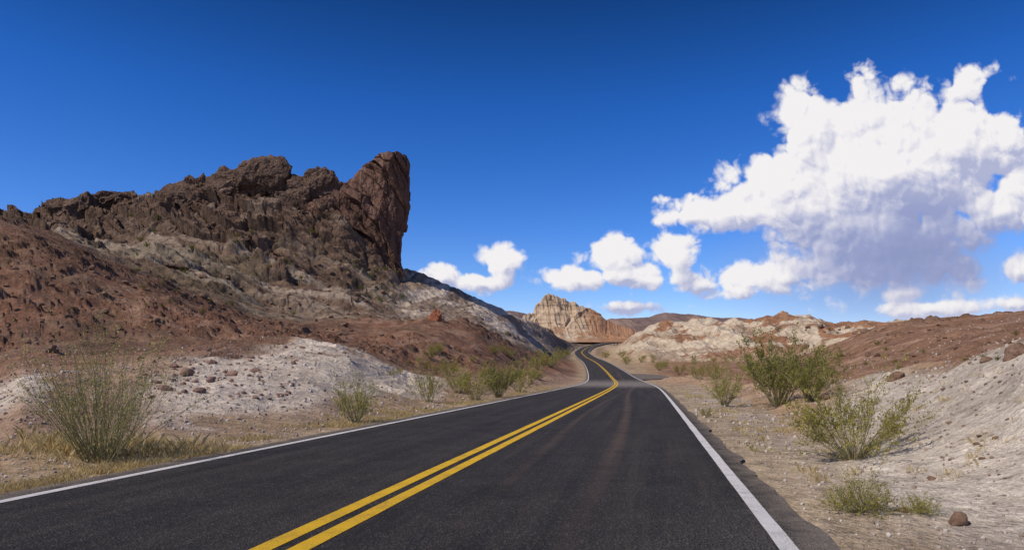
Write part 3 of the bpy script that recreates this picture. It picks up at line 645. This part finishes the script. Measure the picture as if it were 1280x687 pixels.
proto('small2', M_wisp, 5, 1.0, 0.75, 46, 8, 7, 0.020, up=0.8, thick=0.006, low=0.2, twl=0.28)
proto('low', M_leaf, 6, 1.0, 1.4, 80, 9, 6, 0.022, up=0.5, thick=0.006, low=0.7, twl=0.5)
proto('far', M_dleaf, 8, 1.0, 0.8, 16, 6, 7, 0.055, up=0.6, thick=0.01, low=0.3, twl=0.3)
def shrub(key, px, py, hpx, lab, grp=None, ws=1.0, rot=None, sink=0.03):
    p = hit(px, py); h = hpx*p.y/F
    e = empty('desert_shrub', (p.x, p.y, p.z-sink*h)); e.scale = (h*ws, h*ws, h); e.rotation_euler.z = random.uniform(0, 6.28) if rot is None else rot
    for nm, me in zip(('stems', 'foliage'), protoS[key]):
        o = bpy.data.objects.new(nm, me); C.objects.link(o); o.parent = e
    tag(e, lab, 'shrub', grp)
shrub('wispy', 125, 577, 176, 'large wispy pale green bush on the left verge, nearest on that side', ws=0.82)
shrub('small2', 443, 530, 60, 'rounded pale green bush beside the left white line in front of the pale mound', ws=0.75)
shrub('small', 537, 503, 46, 'upright green bush right of the rounded bush on the left roadside', ws=0.75)
shrub('small', 592, 500, 46, 'green bush at the left end of the dense roadside row', ws=1.0)
shrub('dense', 622, 497, 46, 'bright green bush in the middle of the dense left roadside row', ws=1.0)
shrub('small', 648, 490, 42, 'green bush at the right end of the dense left roadside row', ws=1.0)
shrub('small2', 572, 492, 32, 'pale low bush behind the gap in the left roadside bushes', ws=0.9)
shrub('small', 560, 470, 24, 'small bush at the foot of the red knoll', ws=0.9)
shrub('small', 688, 458, 24, 'leafy green bush left of the road bend', ws=1.2)
shrub('small', 672, 462, 20, 'green bush just left of the leafy one at the road bend', ws=1.2)
shrub('small', 703, 448, 14, 'small green bush nearest the far bend on its left side', ws=1.2)
shrub('creosote', 1066, 574, 118, 'big open bush with yellow green leaves on the right verge below the pale bank', ws=0.95)
shrub('dense', 972, 508, 92, 'tall dark green bush on the right roadside, left of the big open bush', ws=1.0)
shrub('dense', 1012, 502, 66, 'dark green bush between the tall one and the big open bush', ws=1.15)
shrub('low', 1075, 640, 50, 'sparse low scrub sprawling on the gravel at the bottom right', ws=1.1)
shrub('low', 1150, 642, 26, 'low green tuft right of the sprawling scrub', ws=1.2)
shrub('small2', 905, 508, 52, 'pale green bush beside the right white line', ws=0.75)
shrub('small', 882, 522, 16, 'small dark tuft at the asphalt edge under the pale green bush')
shrub('small', 893, 474, 26, 'green bush behind the pale green roadside bush', ws=1.0)
shrub('small', 870, 474, 22, 'green bush at the right of the lay-by', ws=1.0)
shrub('small', 850, 468, 16, 'small green bush above the lay-by', ws=1.1)
shrub('small', 824, 463, 13, 'little bush left of the ones above the lay-by', ws=1.2)
shrub('small', 757, 447, 10, 'small bush right of the far bend', ws=1.2)
shrub('small', 776, 446, 10, 'small bush right of its neighbour by the far bend', ws=1.2)
shrub('small', 940, 470, 24, 'bush behind the tall dark green bush on the right', ws=1.1)
def far_shrubs(n, xr, yr, hp, lab, grp, seed, key='far'):
    r = random.Random(seed)
    for i in range(n):
        px, py = r.uniform(*xr), r.uniform(*yr); p = hit(px, py)
        if abs(p.x-RX(p.y)) < 6+LAYW(p.y) and p.y < YR: continue
        shrub(key, px, py, r.uniform(*hp), lab, grp, r.uniform(.8, 1.3))
far_shrubs(60, (160, 560), (270, 400), (3, 7), 'small dark shrub growing on the mountain slope', 'shrubs on the mountain slope', 1)
far_shrubs(14, (960, 1280), (412, 462), (4, 7), 'small shrub dotted over the red hills on the right', 'shrubs on the right hills', 2)
far_shrubs(24, (480, 700), (440, 475), (7, 14), 'small shrub below the red knoll left of the road', 'shrubs left of the road bend', 3, 'small')
far_shrubs(20, (770, 960), (446, 468), (5, 10), 'small shrub on the flat below the badlands', 'shrubs below the badlands', 4, 'small')

# ------------------------------------------------------------------ dry grass (uncountable)
def grass(name, n, fx, hgt, lab, mat, seed, clump=0.05):
    R = np.random.default_rng(seed); x, y = fx(R, n); z = HZ(x, y); nb = 9
    bx = np.repeat(x, nb)+R.normal(0, clump, n*nb); by = np.repeat(y, nb)+R.normal(0, clump, n*nb); bz = np.repeat(z, nb)-0.01
    H = np.repeat(hgt*R.uniform(.4, 1.3, n), nb)*R.uniform(.5, 1.2, n*nb)
    a = R.uniform(0, 2*np.pi, n*nb); ln = R.uniform(.1, .8, n*nb)*H; w = 0.0018*np.clip(by/6, 1, 5)
    sx, sy = np.cos(a+1.57)*w, np.sin(a+1.57)*w
    V = np.stack([np.stack([bx-sx, by-sy, bz], -1), np.stack([bx+sx, by+sy, bz], -1), np.stack([bx+np.cos(a)*ln*.4+sx*.7, by+np.sin(a)*ln*.4+sy*.7, bz+H*.65], -1), np.stack([bx+np.cos(a)*ln, by+np.sin(a)*ln, bz+H], -1)], 1).reshape(-1, 3)
    o = mesh_np(name, V, np.arange(n*nb*4).reshape(-1, 4), mat); tag(o, lab, 'grass', kind='stuff')
def gl(R, n):
    y = 4.5*np.exp(R.random(n*4)*np.log(60/4.5)); d = 4.1+np.abs(R.normal(0, .75, n*4))*np.clip(y/14, .8, 2); x = RX(y)-d
    k = fbm2(x/1.0, y/1.0, 3, 5) > 0.48; return x[k][:n], y[k][:n]
def fixn(f, n):
    def g(R, m):
        x, y = f(R, m); q = min(len(x), len(y)); i = np.arange(m) % q; return x[i]+R.normal(0, .01, m), y[i]+R.normal(0, .01, m)
    return g
grass('dry_grass', 4000, fixn(gl, 0), 0.08, 'dry yellow grass along the left edge of the road', M_grass, 3)
def gb(R, n):
    p = hit(125, 565); x = p.x+R.normal(0, .75, n); y = p.y+R.normal(0, .5, n); return x, y
grass('dry_grass', 420, fixn(gb, 0), 0.2, 'dry straw around the foot of the large left bush', M_grass, 4, 0.07)
def gr(R, n):
    y = 4.8*np.exp(R.random(n*4)*np.log(60/4.8)); d = 4.5+np.abs(R.normal(0, 1.6, n*4)); x = RX(y)+d
    k = fbm2(x/1.0, y/1.0, 3, 15) > 0.6; return x[k][:n], y[k][:n]
grass('dry_grass', 700, fixn(gr, 0), 0.09, 'sparse dry tufts on the right verge', M_grass, 5)

# ------------------------------------------------------------------ light and sky
el = math.radians(47); hx, hy = -0.86, -0.52; hn = math.hypot(hx, hy)
sd = Vector((hx/hn*math.cos(el), hy/hn*math.cos(el), math.sin(el)))
L = bpy.data.lights.new('sun', 'SUN'); L.energy = 4.0; L.angle = math.radians(0.5); L.color = (1.0, 0.90, 0.77)
lo = bpy.data.objects.new('sun', L); C.objects.link(lo); lo.rotation_euler = sd.to_track_quat('Z', 'Y').to_euler()
W = bpy.data.worlds.new('World'); bpy.context.scene.world = W; W.use_nodes = True; nt = W.node_tree; nt.nodes.clear()
try:
    W.cycles.sampling_method = 'MANUAL'; W.cycles.sample_map_resolution = 256
except Exception: pass
out = nt.nodes.new('ShaderNodeOutputWorld')
sky = nt.nodes.new('ShaderNodeTexSky'); sky.sky_type = 'NISHITA'; sky.sun_disc = False; sky.sun_elevation = el; sky.sun_rotation = math.atan2(hx, hy); sky.altitude = 900; sky.dust_density = 0.4; sky.ozone_density = 2.5
tc = nt.nodes.new('ShaderNodeTexCoord'); sp = nt.nodes.new('ShaderNodeSeparateXYZ'); nt.links.new(tc.outputs['Generated'], sp.inputs[0])
dx, dy, dz = sp.outputs
yy_ = mth(nt, 'MAXIMUM', dy, 0.04)
cu = mth(nt, 'ADD', mth(nt, 'MULTIPLY', mth(nt, 'DIVIDE', dx, yy_), F/100), 6.4)
cv = mth(nt, 'MULTIPLY', mth(nt, 'DIVIDE', dz, yy_), F/100)
cmb = nt.nodes.new('ShaderNodeCombineXYZ'); nt.links.new(cu, cmb.inputs[0]); nt.links.new(cv, cmb.inputs[1])
def VM(t, op, a, b=None):
    n = t.nodes.new('ShaderNodeVectorMath'); n.operation = op
    for i, v in enumerate((a, b)):
        if v is None: continue
        if isinstance(v, tuple): n.inputs[i].default_value = v
        else: t.links.new(v, n.inputs[i])
    return n
blobs = [(1070,150,84,55,1),(1020,165,58,60,1),(985,232,82,52,1),(1110,215,125,92,1.1),(1200,180,86,60,1.1),(1258,178,44,38,1),(1025,262,126,42,1.1),(915,264,84,25,1.1),(858,271,46,12,1.1),(1100,285,140,62,1.1),
 (1225,92,36,15,.65),(1195,116,36,24,.8),(1105,335,175,44,.75),(955,345,62,25,1),(925,365,50,15,1),(1250,264,72,32,1.1),(1290,232,50,36,1.1),(1272,338,38,22,1.2),(1130,366,56,13,1.2),(1160,385,78,13,1.3),(1262,378,44,17,1.3),
 (762,322,44,27,1.1),(715,346,58,16,1.1),(845,320,34,27,1.1),(790,346,96,20,1.1),(880,356,32,11,.9),(790,384,60,8,.8),(628,330,30,27,1.1),(600,352,50,14,1.1),(556,347,30,17,1.1),(830,249,12,7,.7),(866,246,15,7,.7)]
def build_group(name, full):
    G = bpy.data.node_groups.new(name, 'ShaderNodeTree')
    G.interface.new_socket('P', in_out='INPUT', socket_type='NodeSocketVector'); G.interface.new_socket('D', in_out='OUTPUT', socket_type='NodeSocketFloat')
    gi = G.nodes.new('NodeGroupInput'); go = G.nodes.new('NodeGroupOutput'); P = gi.outputs[0]
    acc = None
    for (px, py, rx, ry_, wgt) in blobs:
        if not full and min(rx, ry_) < 20: continue
        d = VM(G, 'MULTIPLY', VM(G, 'SUBTRACT', P, (px/100, (HY-py)/100, 0)).outputs[0], (100/(rx*1.15), 100/(ry_*1.18), 0)).outputs[0]
        v = mth(G, 'MULTIPLY', mth(G, 'SUBTRACT', 1.0, VM(G, 'LENGTH', d).outputs['Value']), wgt*(min(rx, ry_)/55+0.6))
        if acc is None: acc = v
        else:
            n = G.nodes.new('ShaderNodeMath'); n.operation = 'SMOOTH_MAX'; G.links.new(acc, n.inputs[0]); G.links.new(v, n.inputs[1]); n.inputs[2].default_value = 0.2; acc = n.outputs[0]
    acc = mth(G, 'MAXIMUM', acc, -1.0)
    n1 = noise(G, P, 1.7, 6 if full else 2, 0.48, 0.0, '2D')
    D = mth(G, 'ADD', acc, mth(G, 'MULTIPLY', mth(G, 'SUBTRACT', n1, 0.5), 0.8))
    if full:
        wn = G.nodes.new('ShaderNodeTexNoise'); wn.noise_dimensions = '2D'; wn.inputs['Scale'].default_value = 2.6; wn.inputs['Detail'].default_value = 5; wn.inputs['Roughness'].default_value = 0.5; G.links.new(P, wn.inputs['Vector'])
        wv = VM(G, 'ADD', P, VM(G, 'MULTIPLY', wn.outputs['Color'], (.24, .24, 0)).outputs[0]).outputs[0]
        for sc_, am in ((2.0, 0.46), (4.4, 0.26), (10.0, 0.12), (21.0, 0.05)):      # heaped round puffs at four sizes
            v = G.nodes.new('ShaderNodeTexVoronoi'); v.voronoi_dimensions = '2D'; v.feature = 'SMOOTH_F1'; v.inputs['Scale'].default_value = sc_; v.inputs['Smoothness'].default_value = 0.2
            G.links.new(wv, v.inputs['Vector'])
            q = mth(G, 'MULTIPLY', v.outputs['Distance'], v.outputs['Distance'])
            D = mth(G, 'ADD', D, mth(G, 'MULTIPLY', mth(G, 'SUBTRACT', 0.16, q), am*2.0))
    G.links.new(D, go.inputs[0]); return G
GF = build_group('cloud_density', True); GC = build_group('cloud_density_coarse', False)
def dens_at(G, off):
    g = nt.nodes.new('ShaderNodeGroup'); g.node_tree = G
    v = VM(nt, 'ADD', cmb.outputs[0], off).outputs[0]; nt.links.new(v, g.inputs[0]); return g.outputs[0]
D0 = dens_at(GF, (0, 0, 0)); D1_ = dens_at(GF, (-0.05, 0.065, 0)); C0 = dens_at(GC, (0, 0, 0)); C2 = dens_at(GC, (-0.2, 0.28, 0))
front = rng(nt, dy, 0.05, 0.25, 0, 1)
dd = VM(nt, 'MULTIPLY', VM(nt, 'SUBTRACT', cmb.outputs[0], (11.4, (HY-322)/100, 0)).outputs[0], (1/2.2, 1/1.05, 0)).outputs[0]
und = VM(nt, 'LENGTH', dd).outputs['Value']
# crisp at the sunlit top, softer round the shaded base
wdt = rng(nt, und, 0.4, 1.2, 0.65, 0.40)
alpha = mth(nt, 'MULTIPLY', mth(nt, 'DIVIDE', mth(nt, 'ADD', D0, 0.03), wdt, True), front)
n = nt.nodes.new('ShaderNodeMapRange'); n.interpolation_type = 'SMOOTHSTEP'; nt.links.new(alpha, n.inputs[0]); alpha = n.outputs[0]
n = nt.nodes.new('ShaderNodeMapRange'); n.interpolation_type = 'SMOOTHSTEP'; nt.links.new(und, n.inputs[0])
for i, x in enumerate((0.1, 1.1, 0.50, 0.0)): n.inputs[1+i].default_value = x
under = mth(nt, 'MULTIPLY', n.outputs[0], rng(nt, cv, 0.85, 1.15, 0.0, 1))
soft = rng(nt, und, 0.3, 1.0, 0.35, 1)
rel = mth(nt, 'ADD', mth(nt, 'MULTIPLY', mth(nt, 'SUBTRACT', D0, D1_), 0.72), mth(nt, 'MULTIPLY', mth(nt, 'SUBTRACT', C0, C2), 0.30))
rel = mth(nt, 'MAXIMUM', rel, -0.34)
lit = mth(nt, 'SUBTRACT', mth(nt, 'ADD', mth(nt, 'MULTIPLY', rel, soft), 0.84), under, True)
cr = nt.nodes.new('ShaderNodeValToRGB'); nt.links.new(lit, cr.inputs[0]); e = cr.color_ramp.elements
e[0].position = 0.0; e[0].color = (0.24, 0.29, 0.53, 1); e[1].position = 1.0; e[1].color = (0.97, 0.95, 0.96, 1)
x_ = e.new(0.38); x_.color = (0.34, 0.39, 0.64, 1); x_ = e.new(0.62); x_.color = (0.59, 0.61, 0.78, 1); x_ = e.new(0.8); x_.color = (0.82, 0.81, 0.89, 1)
# lavender haze painted into the sky below the big cumulus
haze = mth(nt, 'MULTIPLY', rng(nt, VM(nt, 'LENGTH', VM(nt, 'MULTIPLY', VM(nt, 'SUBTRACT', cmb.outputs[0], (11.1, (HY-352)/100, 0)).outputs[0], (1/2.6, 1/0.95, 0)).outputs[0]).outputs['Value'], 0.1, 1.0, 0.75, 0), front)
gm = nt.nodes.new('ShaderNodeHueSaturation'); gm.inputs['Saturation'].default_value = 1.3; nt.links.new(sky.outputs[0], gm.inputs['Color'])
zr_ = nt.nodes.new('ShaderNodeValToRGB'); nt.links.new(dz, zr_.inputs[0]); e = zr_.color_ramp.elements
e[0].position = 0.0; e[0].color = (1.0, 0.88, 1.0, 1); e[1].position = 0.5; e[1].color = (0.13, 0.25, 0.42, 1); x_ = e.new(0.2); x_.color = (0.50, 0.64, 0.98, 1); x_ = e.new(0.36); x_.color = (0.26, 0.49, 0.84, 1)
skc = mixn(nt, 1.0, gm.outputs[0], zr_.outputs[0], 'MULTIPLY')
b1 = nt.nodes.new('ShaderNodeBackground'); b1.inputs[1].default_value = 0.15; nt.links.new(skc, b1.inputs[0])
bh = nt.nodes.new('ShaderNodeBackground'); bh.inputs[1].default_value = 0.92; bh.inputs[0].default_value = (0.27, 0.36, 0.64, 1)
mh = nt.nodes.new('ShaderNodeMixShader'); nt.links.new(haze, mh.inputs[0]); nt.links.new(b1.outputs[0], mh.inputs[1]); nt.links.new(bh.outputs[0], mh.inputs[2])
b2 = nt.nodes.new('ShaderNodeBackground'); b2.inputs[1].default_value = 0.92; nt.links.new(cr.outputs[0], b2.inputs[0])
ms = nt.nodes.new('ShaderNodeMixShader'); nt.links.new(alpha, ms.inputs[0]); nt.links.new(mh.outputs[0], ms.inputs[1]); nt.links.new(b2.outputs[0], ms.inputs[2]); nt.links.new(ms.outputs[0], out.inputs[0])

# ------------------------------------------------------------------ camera
cam = bpy.data.cameras.new('camera'); co = bpy.data.objects.new('camera', cam); C.objects.link(co); bpy.context.scene.camera = co
co.location = (0, 0, CH); co.rotation_euler = (math.radians(90), 0, 0); cam.sensor_width = 36; cam.lens = F/1280*36
cam.shift_y = (HY-343.5)/1280; cam.clip_end = 20000; cam.clip_start = 0.05
sc = bpy.context.scene; sc.view_settings.view_transform = 'Standard'; sc.view_settings.look = 'None'; sc.view_settings.exposure = 0
